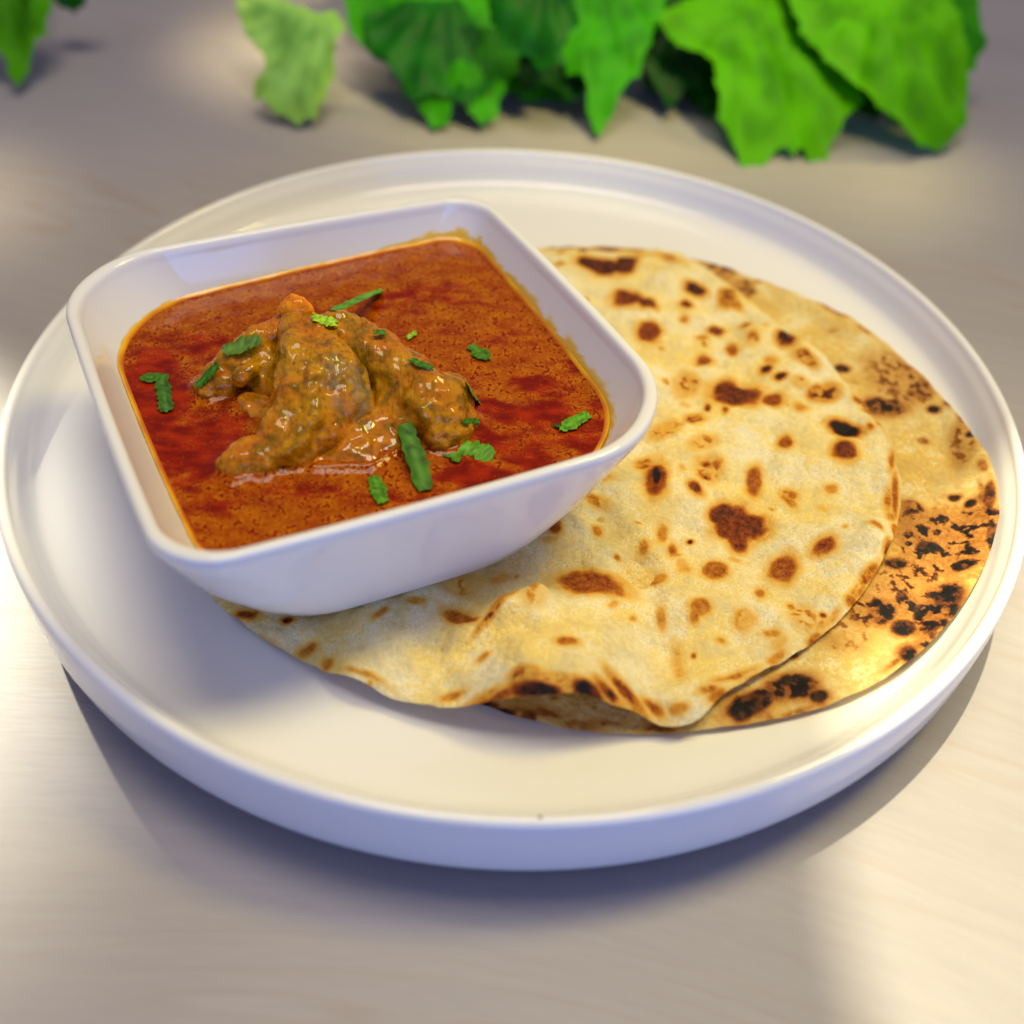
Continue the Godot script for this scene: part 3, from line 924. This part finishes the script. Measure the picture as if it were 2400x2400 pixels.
func top_marks() -> void:
	s(20.1, -84.5, 2.1, 1.3, 94, 0.90, 0.0)
	s(23.2, -74.2, 5.2, 3.3, -176, 0.88, 0.0)
	s(28.6, -73.1, 4.7, 3.1, 156, 0.88, 0.0)
	s(34.5, -76.1, 5.4, 3.2, 121, 0.85, 0.0)
	s(35.1, -55.2, 5.5, 5.1, -135, 0.78, 0.0)
	s(40.1, -51.9, 4.2, 3.1, 79, 0.82, 0.0)
	s(40.6, -35.9, 4.6, 3.5, 104, 0.76, 0.0)
	s(57.4, -62.6, 3.9, 3.3, -129, 0.90, 0.0)
	s(53.6, -53.1, 2.3, 1.8, 112, 0.80, 0.0)
	s(67.9, -60.4, 5.7, 2.6, 103, 0.85, 0.5)
	s(70.0, -56.8, 3.0, 1.7, -103, 0.85, 0.5)
	s(75.8, -65.9, 4.2, 2.6, -112, 0.75, 0.9)
	s(62.4, -40.9, 2.4, 2.2, 161, 0.72, 0.0)
	s(66.3, -31.3, 2.8, 1.8, 103, 0.65, 0.0)
	s(57.2, -25.1, 2.8, 2.5, 123, 0.68, 0.0)
	s(71.5, -42.8, 1.7, 1.3, 143, 0.45, 0.0)
	s(73.2, -35.8, 3.5, 1.7, 100, 0.50, 0.6)
	s(52.1, -45.2, 2.1, 1.5, 104, 0.42, 0.0)
	s(83.2, -35.6, 3.5, 3.1, 89, 0.92, 0.3)
	s(75.4, -20.2, 2.0, 1.5, 120, 0.92, 0.0)
	s(79.0, -16.7, 1.7, 1.3, 150, 0.90, 0.0)
	s(77.3, -24.9, 2.2, 1.6, 110, 0.60, 0.5)
	s(87.6, -25.4, 3.9, 2.6, -130, 0.70, 0.6)
	s(91.8, -11.0, 5.2, 3.0, 144, 0.82, 0.6)
	s(84.7, -14.0, 2.5, 1.9, 120, 0.50, 0.8)
	s(83.5, -3.2, 1.9, 1.6, 78, 0.55, 0.4)
	s(65.3, -8.3, 8.0, 5.4, -174, 0.80, 0.0)
	s(62.0, -10.8, 5.1, 3.5, 123, 0.80, 0.0)
	s(75.3, -6.3, 3.4, 2.9, 156, 0.74, 0.0)
	s(50.5, -11.8, 5.0, 3.5, 104, 0.60, 0.9)
	s(51.1, 6.0, 2.8, 2.2, 144, 0.68, 0.5)
	s(42.8, 11.1, 4.2, 2.8, 137, 0.60, 0.9)
	s(56.0, -1.4, 1.7, 0.8, 98, 0.70, 0.0)
	s(60.9, 0.1, 2.1, 0.8, 98, 0.70, 0.0)
	s(52.9, 16.3, 3.6, 2.2, 142, 0.50, 0.8)
	s(94.0, 6.7, 4.7, 3.1, -142, 1.00, 0.0)
	s(92.5, 17.2, 4.3, 3.1, 115, 0.80, 0.0)
	s(76.5, 13.9, 3.1, 1.9, 106, 0.62, 0.0)
	s(101.5, 6.7, 2.2, 1.0, 105, 0.50, 0.0)
	s(39.0, 31.0, 6.1, 2.8, 91, 0.72, 0.0)
	s(39.1, 29.4, 4.0, 1.3, 87, 0.97, 0.0)
	s(36.3, 24.2, 2.1, 2.0, -150, 0.55, 0.4)
	s(53.5, 26.7, 4.9, 3.3, 103, 0.55, 0.6)
	s(52.9, 25.1, 1.6, 1.3, -141, 0.75, 0.3)
	s(52.9, 30.0, 1.2, 0.9, 160, 0.75, 0.3)
	s(49.2, 35.2, 2.6, 1.7, -120, 0.78, 0.3)
	s(66.0, 29.5, 5.0, 2.1, 102, 0.62, 0.0)
	s(60.5, 46.3, 6.6, 6.1, 137, 0.80, 0.0)
	s(55.9, 43.1, 4.2, 2.9, 125, 0.82, 0.0)
	s(59.3, 51.7, 3.9, 2.7, 106, 0.74, 0.0)
	s(46.7, 53.3, 0.8, 0.7, 134, 0.95, 0.0)
	s(74.7, 34.6, 2.9, 2.0, -93, 0.55, 0.4)
	s(86.2, 32.2, 2.0, 1.5, 145, 0.40, 0.0)
	s(80.4, 55.1, 3.7, 2.3, 136, 0.68, 0.0)
	s(80.0, 55.4, 1.6, 1.3, 126, 0.76, 0.0)
	s(68.9, 62.2, 4.6, 3.5, 117, 0.66, 0.0)
	s(52.3, 63.5, 3.2, 2.9, 76, 0.55, 0.0)
	s(21.0, 71.3, 8.6, 4.0, -172, 0.64, 0.0)
	s(22.7, 51.4, 2.3, 1.2, 93, 0.45, 0.0)
	s(11.7, 51.4, 2.3, 1.7, 93, 0.60, 0.0)
	s(22.6, 39.5, 3.0, 2.0, -157, 0.45, 0.5)
	s(39.7, 50.7, 3.1, 1.5, 96, 0.42, 0.0)
	s(42.1, 56.0, 2.3, 1.2, 97, 0.50, 0.0)
	s(34.6, 56.3, 2.1, 1.2, 96, 0.42, 0.0)
	s(27.6, 60.5, 0.8, 0.7, 110, 0.50, 0.0)
	s(37.7, 66.1, 2.1, 1.7, 155, 0.42, 0.0)
	s(44.1, 61.6, 2.6, 1.7, 100, 0.25, 0.0)
	s(62.4, 71.1, 2.0, 1.4, 109, 0.45, 0.0)
	s(46.8, 77.7, 2.9, 2.1, 139, 0.48, 0.0)
	s(45.3, 80.3, 1.7, 1.1, 102, 0.50, 0.0)
	s(57.5, 80.3, 3.3, 2.5, 112, 0.40, 0.4)
	s(69.5, 74.9, 1.2, 0.9, 111, 0.50, 0.0)
	s(63.4, 84.4, 2.2, 1.1, 180, 0.38, 0.0)
	s(51.4, 86.4, 1.2, 1.0, 137, 0.42, 0.0)
	s(71.5, 78.6, 3.5, 3.1, 119, 0.48, 0.7)
	s(85.1, 71.3, 1.7, 1.0, 141, 0.55, 0.0)
	s(76.9, 77.4, 1.0, 0.8, 146, 0.75, 0.0)
	s(37.6, 80.4, 3.0, 1.0, 87, 0.35, 0.0)
	s(40.8, 93.8, 4.6, 1.1, 87, 0.32, 0.3)
	s(14.1, 97.5, 2.3, 1.8, -180, 0.55, 0.2)
	s(44.4, 91.6, 0.7, 0.5, 102, 0.60, 0.0)
	s(6.4, 82.3, 3.3, 2.5, 92, 0.40, 0.9)
	s(7.6, 111.0, 5.4, 1.7, -174, 1.00, 0.1)
	s(5.6, 108.4, 2.9, 1.6, -173, 0.80, 0.8)
	s(10.7, 108.8, 3.4, 1.0, -174, 0.70, 0.8)
	s(18.4, 111.1, 3.9, 2.0, -171, 1.00, 0.1)
	s(23.1, 109.3, 2.9, 1.6, -160, 0.95, 0.3)
	s(27.7, 107.4, 4.8, 1.6, -143, 0.75, 0.4)
	s(34.2, 107.9, 2.4, 1.2, -151, 0.60, 0.0)
	s(39.2, 108.1, 2.0, 1.3, 172, 0.45, 0.0)
	s(48.9, 103.8, 2.7, 1.4, 143, 0.48, 0.0)
	s(56.7, 98.2, 3.6, 1.0, 139, 0.42, 0.0)
	s(63.8, 90.8, 3.1, 1.0, 134, 0.38, 0.0)
	s(103.6, 33.1, 6.9, 1.0, 100, 0.60, 0.0)
	s(105.6, 19.0, 4.7, 0.9, 109, 0.55, 0.0)
	s(101.0, 46.3, 2.6, 1.0, 104, 0.60, 0.0)
	s(97.6, 53.8, 2.4, 1.2, 112, 0.85, 0.2)
	s(91.0, 62.5, 4.1, 1.1, 130, 0.60, 0.2)
	s(88.0, 67.6, 3.1, 0.9, 130, 0.45, 0.0)
	s(-0.5, 111.3, 3.5, 1.2, 161, 0.60, 0.0)
	s(-5.0, 111.4, 3.5, 0.8, 166, 0.45, 0.0)
	s(101.2, -8.3, 2.0, 1.4, 90, 0.55, 0.0)
	s(102.9, -2.3, 2.0, 1.6, -110, 0.55, 0.0)
	s(-51.9, 85.4, 1.3, 1.0, -177, 0.88, 0.0)
	s(-62.3, 83.8, 2.7, 1.0, -172, 0.62, 0.0)
	s(-11.2, 84.4, 4.3, 2.0, -147, 0.58, 0.0)
	s(-8.3, 86.8, 2.2, 1.2, -146, 0.60, 0.0)
	s(-45.8, 94.1, 1.9, 1.0, 161, 0.60, 0.2)
	s(-50.3, 96.4, 1.2, 1.0, -169, 0.55, 0.3)
	s(-40.2, 98.3, 1.4, 1.3, -152, 0.42, 0.0)
	s(-57.6, 90.8, 3.5, 1.0, -153, 0.42, 0.5)
	s(-64.9, 85.6, 2.2, 1.6, -112, 0.42, 0.5)
	s(-29.1, 78.1, 3.1, 1.2, 157, 0.45, 0.0)
	s(-11.2, 74.1, 3.9, 2.9, 176, 0.42, 0.9)
	s(-21.6, 79.9, 2.1, 1.0, 177, 0.35, 0.0)
	s(-54.8, 94.4, 1.0, 0.9, 49, 0.70, 0.0)
	s(-2.1, 86.1, 5.3, 0.8, 129, 0.85, 0.5)
	s(-4.2, 110.6, 3.5, 1.0, 166, 0.60, 0.4)
	s(-10.9, 107.7, 2.3, 0.9, 169, 0.42, 0.0)
	s(-29.5, 84.9, 2.9, 0.7, 116, 0.35, 0.0)
	s(-50.5, 97.9, 2.9, 0.6, -140, 0.50, 0.2)
	s(-43.8, 101.0, 3.8, 0.6, -165, 0.45, 0.2)

func low_marks() -> void:
	s(114.9, 47.6, 14.2, 11.9, 140, 0.95, 1.0)
	s(123.8, 43.0, 7.6, 4.6, 117, 1.00, 0.8)
	s(106.5, 71.9, 11.2, 4.3, 120, 1.00, 0.5)
	s(110.0, 68.2, 5.0, 3.6, 129, 1.00, 0.3)
	s(97.6, 76.7, 3.2, 2.7, 157, 1.00, 0.2)
	s(96.2, 86.2, 3.2, 1.9, 112, 1.00, 0.3)
	s(93.4, 71.4, 5.0, 3.7, 127, 1.00, 0.5)
	s(98.4, 69.8, 4.9, 3.3, 160, 0.95, 0.7)
	s(109.7, 48.9, 3.2, 2.3, 151, 1.00, 0.2)
	s(116.8, 56.9, 3.3, 2.3, 157, 1.00, 0.3)
	s(100.1, 55.3, 3.3, 2.3, 158, 1.00, 0.3)
	s(100.5, 83.9, 2.9, 2.2, 142, 0.90, 0.7)
	s(109.9, -9.3, 6.1, 4.4, 180, 0.85, 0.4)
	s(111.0, -8.7, 2.2, 1.6, 149, 0.97, 0.0)
	s(122.2, -16.6, 3.1, 2.5, -159, 0.85, 0.5)
	s(124.6, -9.2, 1.8, 1.5, 154, 0.95, 0.0)
	s(130.2, -11.4, 2.0, 1.7, 143, 0.92, 0.0)
	s(132.2, -4.9, 3.4, 1.5, 109, 0.90, 0.3)
	s(131.7, 4.8, 1.9, 1.4, 132, 0.90, 0.0)
	s(121.6, 29.5, 1.7, 1.2, 156, 0.90, 0.0)
	s(124.6, 32.9, 1.9, 1.3, 127, 0.95, 0.0)
	s(109.4, 34.5, 3.1, 2.4, 179, 0.80, 0.5)
	s(100.6, -26.7, 2.3, 1.6, 160, 0.85, 0.0)
	s(116.5, -24.0, 11.4, 9.3, 98, 0.60, 1.0)
	s(120.6, -20.4, 8.5, 5.4, 115, 0.70, 1.0)
	s(128.7, -23.7, 5.6, 1.3, -128, 0.97, 0.0)
	s(68.1, 96.9, 5.4, 3.7, 165, 0.97, 0.4)
	s(57.0, 102.5, 6.2, 3.4, 156, 1.00, 0.2)
	s(63.5, 98.7, 3.8, 2.9, 159, 0.97, 0.4)
	s(72.9, 99.6, 2.3, 1.8, 152, 1.00, 0.2)
	s(66.5, 95.1, 2.1, 1.7, 132, 1.00, 0.2)
	s(6.3, 108.9, 1.8, 1.6, 170, 0.60, 0.0)
	s(20.7, 95.3, 1.6, 1.2, 99, 0.50, 0.0)
	s(0.3, 107.8, 3.0, 1.0, -177, 0.90, 0.0)
	s(-2.8, 106.2, 2.4, 0.9, -171, 0.85, 0.0)
	s(75.0, -69.2, 4.3, 3.3, 80, 0.80, 0.8)
	s(67.2, -80.8, 6.1, 4.5, -123, 0.75, 0.9)
	s(54.9, -88.4, 7.4, 1.7, -178, 0.90, 0.3)
	s(86.4, -74.3, 5.5, 1.6, -147, 0.60, 0.0)
	s(10.5, -89.1, 6.5, 1.4, -180, 0.70, 0.0)
	s(111.3, 38.9, 9.0, 5.8, 162, 0.60, 1.0)
	s(101.7, 63.4, 11.2, 8.4, 132, 0.70, 1.0)
	s(84.3, 78.4, 6.6, 5.2, 136, 0.50, 1.0)
	s(89.5, 71.3, 5.5, 3.7, 115, 0.80, 0.9)
	s(129.5, 6.1, 10.1, 2.9, 111, 0.60, 0.8)
	s(129.0, 32.5, 6.6, 1.4, 106, 0.75, 0.2)
	s(125.3, 47.8, 6.1, 1.3, 106, 0.95, 0.3)

func build_rotis() -> void:
	lump = noise(51, 0.035, 2)
	lump2 = noise(52, 0.12, 2)
	roti_mid = ROTI_LOW
	var ml := roti_skin(61, Color(0.88, 0.77, 0.48), Color(0.88, 0.71, 0.31), Color(0.78, 0.65, 0.40), 0.5, low_marks, 101.0)
	roti("roti", "lower flatbread, deep yellow with heavy black char along its right side", ROTI_LOW, low_edge, low_height, 1.3, ml)
	roti_mid = ROTI_TOP
	var mt := roti_skin(71, Color(0.93, 0.86, 0.65), Color(0.94, 0.81, 0.44), Color(0.82, 0.745, 0.54), 0.40, top_marks, 101.0)
	roti("roti", "upper flatbread, pale with round brown spots, its front edge arched up", ROTI_TOP, top_edge, top_height, 1.2, mt)

# ------------------------------------------------------------------ herb leaves behind the plate
var bunch: Node3D
var leaf_seed := 0

func leaf_mesh(called: String, at: Vector3, tilt: float, yaw: float, mid: Vector2, outline: Array, m: Material, parent: Node3D, curl: float) -> void:
	leaf_seed += 1
	var b := Basis(Vector3.UP, deg_to_rad(yaw)) * Basis(Vector3.RIGHT, deg_to_rad(-tilt))
	# a finer, toothed outline
	var fine := PackedVector2Array()
	var jag := noise(leaf_seed, 0.35, 2)
	var c := outline.size()
	for k in c:
		var p0: Vector2 = outline[(k + c - 1) % c]
		var p1: Vector2 = outline[k]
		var p2: Vector2 = outline[(k + 1) % c]
		var p3: Vector2 = outline[(k + 2) % c]
		for q in 6:
			var p := p1.cubic_interpolate(p2, p0, p3, q / 6.0)
			fine.append(p + (p - mid).normalized() * (0.9 * jag.get_noise_2d(p.x, p.y) + (1.5 if q == 0 else (-0.9 if q == 3 else 0.0))))
	var n := fine.size()
	var rings := 14
	var v := PackedVector3Array()
	var col := PackedColorArray()
	var wave := noise(leaf_seed + 50, 0.05, 2)
	var top := Vector2(mid.x * 0.6, mid.y + 26.0)
	for layer in 2:
		for r in rings:
			var q := r if layer == 0 else rings - 1 - r
			var t := maxf(float(q) / (rings - 1), 0.01)
			for k in n:
				var p := mid.lerp(fine[k], t)
				# veins fan out from the stalk
				var dir := (p - top)
				var fan := absf(sin(dir.angle() * 9.0))
				var vein := exp(-pow(fan * minf(dir.length(), 40.0) / 5.0, 2.0))
				var z := 3.0 * wave.get_noise_2d(p.x * 0.6, p.y * 0.6) * (0.5 + t) - curl * pow((p - mid).length() / 45.0, 2.0) * 9.0 + 0.9 * vein + 0.7 * cos(dir.angle() * 18.0) * minf(1.0, dir.length() / 40.0)
				z += (0.12 if layer == 0 else -0.12)
				v.append(at + b * Vector3(p.x, p.y, z))
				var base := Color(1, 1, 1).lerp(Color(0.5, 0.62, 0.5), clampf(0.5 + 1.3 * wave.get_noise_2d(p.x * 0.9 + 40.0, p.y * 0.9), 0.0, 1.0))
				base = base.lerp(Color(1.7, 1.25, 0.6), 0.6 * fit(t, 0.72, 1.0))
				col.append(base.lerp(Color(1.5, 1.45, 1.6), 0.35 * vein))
	commit(called, v, strips(rings * 2, n, true, false), m, parent, col, PackedVector2Array(), bunch_at(parent))

func bunch_at(parent: Node3D) -> Vector3:
	return parent.position / MM

func stem(parent: Node3D, a: Vector3, b: Vector3, sag: float, r: float, m: Material) -> void:
	var v := PackedVector3Array()
	var n := 8
	var rows := 12
	for k in rows:
		var t := float(k) / (rows - 1)
		var p := a.lerp(b, t) - Vector3(0, sag * sin(PI * t), 0)
		var d := (b - a).normalized()
		var x := d.cross(Vector3.UP).normalized()
		var y := x.cross(d)
		for j in n:
			var w := TAU * j / n
			v.append(p + (x * cos(w) + y * sin(w)) * r * lerpf(1.0, 0.7, t))
	commit("stem", v, strips(rows, n, true, false), m, parent, PackedColorArray(), PackedVector2Array(), bunch_at(parent))

func leaf_mat(c: Color, glow: Color) -> StandardMaterial3D:
	var m := mat(c, 0.55)
	m.metallic_specular = 0.3
	m.vertex_color_use_as_albedo = true
	m.backlight_enabled = true
	m.backlight = glow
	return m

func build_leaves() -> void:
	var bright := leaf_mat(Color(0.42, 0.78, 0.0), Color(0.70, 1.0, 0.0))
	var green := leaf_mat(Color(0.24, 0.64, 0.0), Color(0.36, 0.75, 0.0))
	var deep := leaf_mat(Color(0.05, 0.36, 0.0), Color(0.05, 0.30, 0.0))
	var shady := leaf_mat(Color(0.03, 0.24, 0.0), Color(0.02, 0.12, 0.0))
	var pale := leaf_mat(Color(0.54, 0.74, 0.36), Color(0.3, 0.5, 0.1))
	var stalk := mat(Color(0.32, 0.52, 0.10), 0.5)
	bunch = thing("herb_bunch", "bunch of large bright green herb leaves lying on the table behind the plate", "herb", Vector3(60, 0, -250))
	var side := thing("herb_sprig", "sprig with one green leaf at the picture's upper left corner", "herb", Vector3(-230, 0, -260))
	leaf_mesh("leaf", Vector3(-227.0, 8.0, -221.7), 58, 20, Vector2(3, 38), [ Vector2(-8, 58), Vector2(11, 60), Vector2(21, 45), Vector2(19, 34), Vector2(15, 23), Vector2(9, 16), Vector2(5, 7), Vector2(-0, 0), Vector2(-3, 4), Vector2(-3, 13), Vector2(-9, 20), Vector2(-14, 32)], bright, side, 0.4)
	leaf_mesh("leaf", Vector3(-101.6, 6.0, -202.9), 58, -15, Vector2(-11, 37), [ Vector2(-49, 60), Vector2(-29, 58), Vector2(-14, 54), Vector2(-1, 57), Vector2(7, 48), Vector2(7, 37), Vector2(9, 27), Vector2(8, 14), Vector2(7, 5), Vector2(-0, -0), Vector2(-10, 3), Vector2(-21, 7), Vector2(-24, 15), Vector2(-21, 22), Vector2(-28, 31), Vector2(-36, 37), Vector2(-43, 47)], pale, bunch, 0.5)
	leaf_mesh("leaf", Vector3(-43.2, 8.0, -205.2), 58, -5, Vector2(2, 49), [ Vector2(-49, 68), Vector2(-23, 74), Vector2(10, 77), Vector2(37, 74), Vector2(48, 59), Vector2(42, 45), Vector2(35, 39), Vector2(34, 28), Vector2(29, 20), Vector2(27, 9), Vector2(21, 4), Vector2(15, 8), Vector2(11, 18), Vector2(8, 14), Vector2(7, 3), Vector2(-0, 0), Vector2(-6, 8), Vector2(-14, 14), Vector2(-20, 25), Vector2(-30, 31), Vector2(-40, 39)], green, bunch, 0.5)
	leaf_mesh("leaf", Vector3(29.3, 8.0, -204.3), 58, 5, Vector2(7, 58), [ Vector2(-13, 79), Vector2(8, 85), Vector2(31, 78), Vector2(31, 59), Vector2(24, 42), Vector2(19, 29), Vector2(12, 21), Vector2(7, 10), Vector2(0, 0), Vector2(-4, 13), Vector2(-5, 25), Vector2(-12, 29), Vector2(-14, 39), Vector2(-11, 52)], green, bunch, 0.3)
	leaf_mesh("leaf", Vector3(91.6, 6.0, -187.1), 58, 10, Vector2(18, 58), [ Vector2(-28, 72), Vector2(-14, 80), Vector2(11, 90), Vector2(30, 87), Vector2(43, 76), Vector2(50, 60), Vector2(52, 47), Vector2(59, 31), Vector2(45, 17), Vector2(38, -1), Vector2(31, -2), Vector2(29, 8), Vector2(23, 5), Vector2(19, 9), Vector2(10, 2), Vector2(0, -0), Vector2(-2, 12), Vector2(-7, 24), Vector2(-8, 38), Vector2(-10, 50), Vector2(-20, 58)], bright, bunch, 0.5)
	leaf_mesh("leaf", Vector3(178.6, 12.0, -204.6), 55, 25, Vector2(-7, 56), [ Vector2(-44, 87), Vector2(-17, 86), Vector2(14, 80), Vector2(34, 72), Vector2(30, 51), Vector2(30, 36), Vector2(25, 21), Vector2(18, 8), Vector2(3, 0), Vector2(-9, 3), Vector2(-15, 13), Vector2(-23, 23), Vector2(-33, 32), Vector2(-41, 46), Vector2(-46, 61)], bright, bunch, 0.7)
	leaf_mesh("leaf", Vector3(151.5, 25.0, -234.1), 50, 15, Vector2(-10, 30), [ Vector2(-36, 51), Vector2(-6, 52), Vector2(19, 46), Vector2(21, 28), Vector2(12, 11), Vector2(0, 0), Vector2(-9, 5), Vector2(-20, -1), Vector2(-28, 9), Vector2(-36, 21)], green, bunch, 0.4)
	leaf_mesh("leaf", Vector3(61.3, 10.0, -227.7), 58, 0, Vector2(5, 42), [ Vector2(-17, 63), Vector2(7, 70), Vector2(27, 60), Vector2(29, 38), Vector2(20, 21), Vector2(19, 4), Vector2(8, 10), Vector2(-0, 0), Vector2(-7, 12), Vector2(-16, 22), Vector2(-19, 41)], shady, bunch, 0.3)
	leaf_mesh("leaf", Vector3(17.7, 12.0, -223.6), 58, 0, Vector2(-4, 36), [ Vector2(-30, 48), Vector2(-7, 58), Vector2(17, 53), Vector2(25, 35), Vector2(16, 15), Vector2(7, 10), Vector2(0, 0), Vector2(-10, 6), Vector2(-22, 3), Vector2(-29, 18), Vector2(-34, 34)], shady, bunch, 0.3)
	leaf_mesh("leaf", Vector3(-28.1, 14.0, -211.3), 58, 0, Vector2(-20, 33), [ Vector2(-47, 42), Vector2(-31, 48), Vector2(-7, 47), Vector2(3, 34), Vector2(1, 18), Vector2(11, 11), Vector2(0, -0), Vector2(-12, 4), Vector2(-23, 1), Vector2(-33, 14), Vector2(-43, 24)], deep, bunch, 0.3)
	leaf_mesh("leaf", Vector3(-214.1, 20.0, -270.4), 30, 0, Vector2(-2, 9), [ Vector2(-11, 18), Vector2(3, 21), Vector2(9, 12), Vector2(5, 3), Vector2(0, -0), Vector2(-6, 2), Vector2(-11, 7)], deep, side, 0.3)
	leaf_mesh("leaf", Vector3(3.0, 30.0, -210.0), 30, 0, Vector2(-3, 23), [ Vector2(-24, 32), Vector2(-6, 35), Vector2(11, 31), Vector2(14, 19), Vector2(8, 9), Vector2(10, 3), Vector2(0, -0), Vector2(-7, 6), Vector2(-16, 8), Vector2(-21, 18)], deep, bunch, 0.2)
	# leaves deeper in the bunch
	var rng := RandomNumberGenerator.new()
	rng.seed = 5
	for k in 13:
		var at := Vector3(lerpf(-60.0, 165.0, k / 12.0) + rng.randf_range(-10, 10), rng.randf_range(2, 16), -250.0 + rng.randf_range(-50.0, 14.0))
		var o := []
		var lobes := 3 + rng.randi() % 2
		for q in 22:
			var a := -PI / 2 + TAU * q / 22.0
			var r := 27.0 + 9.0 * absf(cos((a + PI / 2) * lobes * 0.5)) + rng.randf_range(-3, 3)
			o.append(Vector2(cos(a) * r, sin(a) * r * 1.1 + 30.0))
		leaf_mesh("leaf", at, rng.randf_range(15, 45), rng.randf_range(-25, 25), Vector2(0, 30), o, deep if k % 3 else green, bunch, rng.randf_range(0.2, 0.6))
	for k in 9:
		var x := lerpf(-40.0, 170.0, k / 8.0)
		stem(bunch, Vector3(x, 50.0 + 10.0 * (k % 3), -285.0 - 6.0 * (k % 4)), Vector3(lerpf(x, 70.0, 0.7), 40.0 + 5.0 * (k % 2), -450.0), 8.0, 1.6, stalk)
	stem(side, Vector3(-225, 38, -240), Vector3(-270, 8, -420), 6.0, 1.5, stalk)

func build_crumbs() -> void:
	crumb(Vector3(98.8, 17.5, 91.0), 1.6, Color(0.22, 0.10, 0.05), "small burnt crumb on the plate by its right front rim", 3)
	crumb(Vector3(9.1, 28.0, 139.6), 0.5, Color(0.45, 0.28, 0.14), "tiny brown crumb at the middle of the plate's front rim", 4)

func crumb(at: Vector3, r: float, c: Color, label: String, seed_: int) -> void:
	var rag := noise(seed_, 0.9, 2)
	var v := PackedVector3Array()
	for j in 9:
		var b := -PI / 2 + PI * j / 8.0
		for k in 14:
			var a := TAU * k / 14.0
			var d := Vector3(cos(b) * cos(a), sin(b), cos(b) * sin(a))
			v.append(at + Vector3(0, r * 0.45, 0) + d * Vector3(1.1, 0.6, 0.9) * r * (0.8 + 0.5 * rag.get_noise_3dv(d * 1.6)))
	var o := commit("crumb", v, strips(9, 14, true, false), mat(c, 0.8), self, PackedColorArray(), PackedVector2Array(), at)
	tag(o, label, "crumb", "crumbs on the plate")
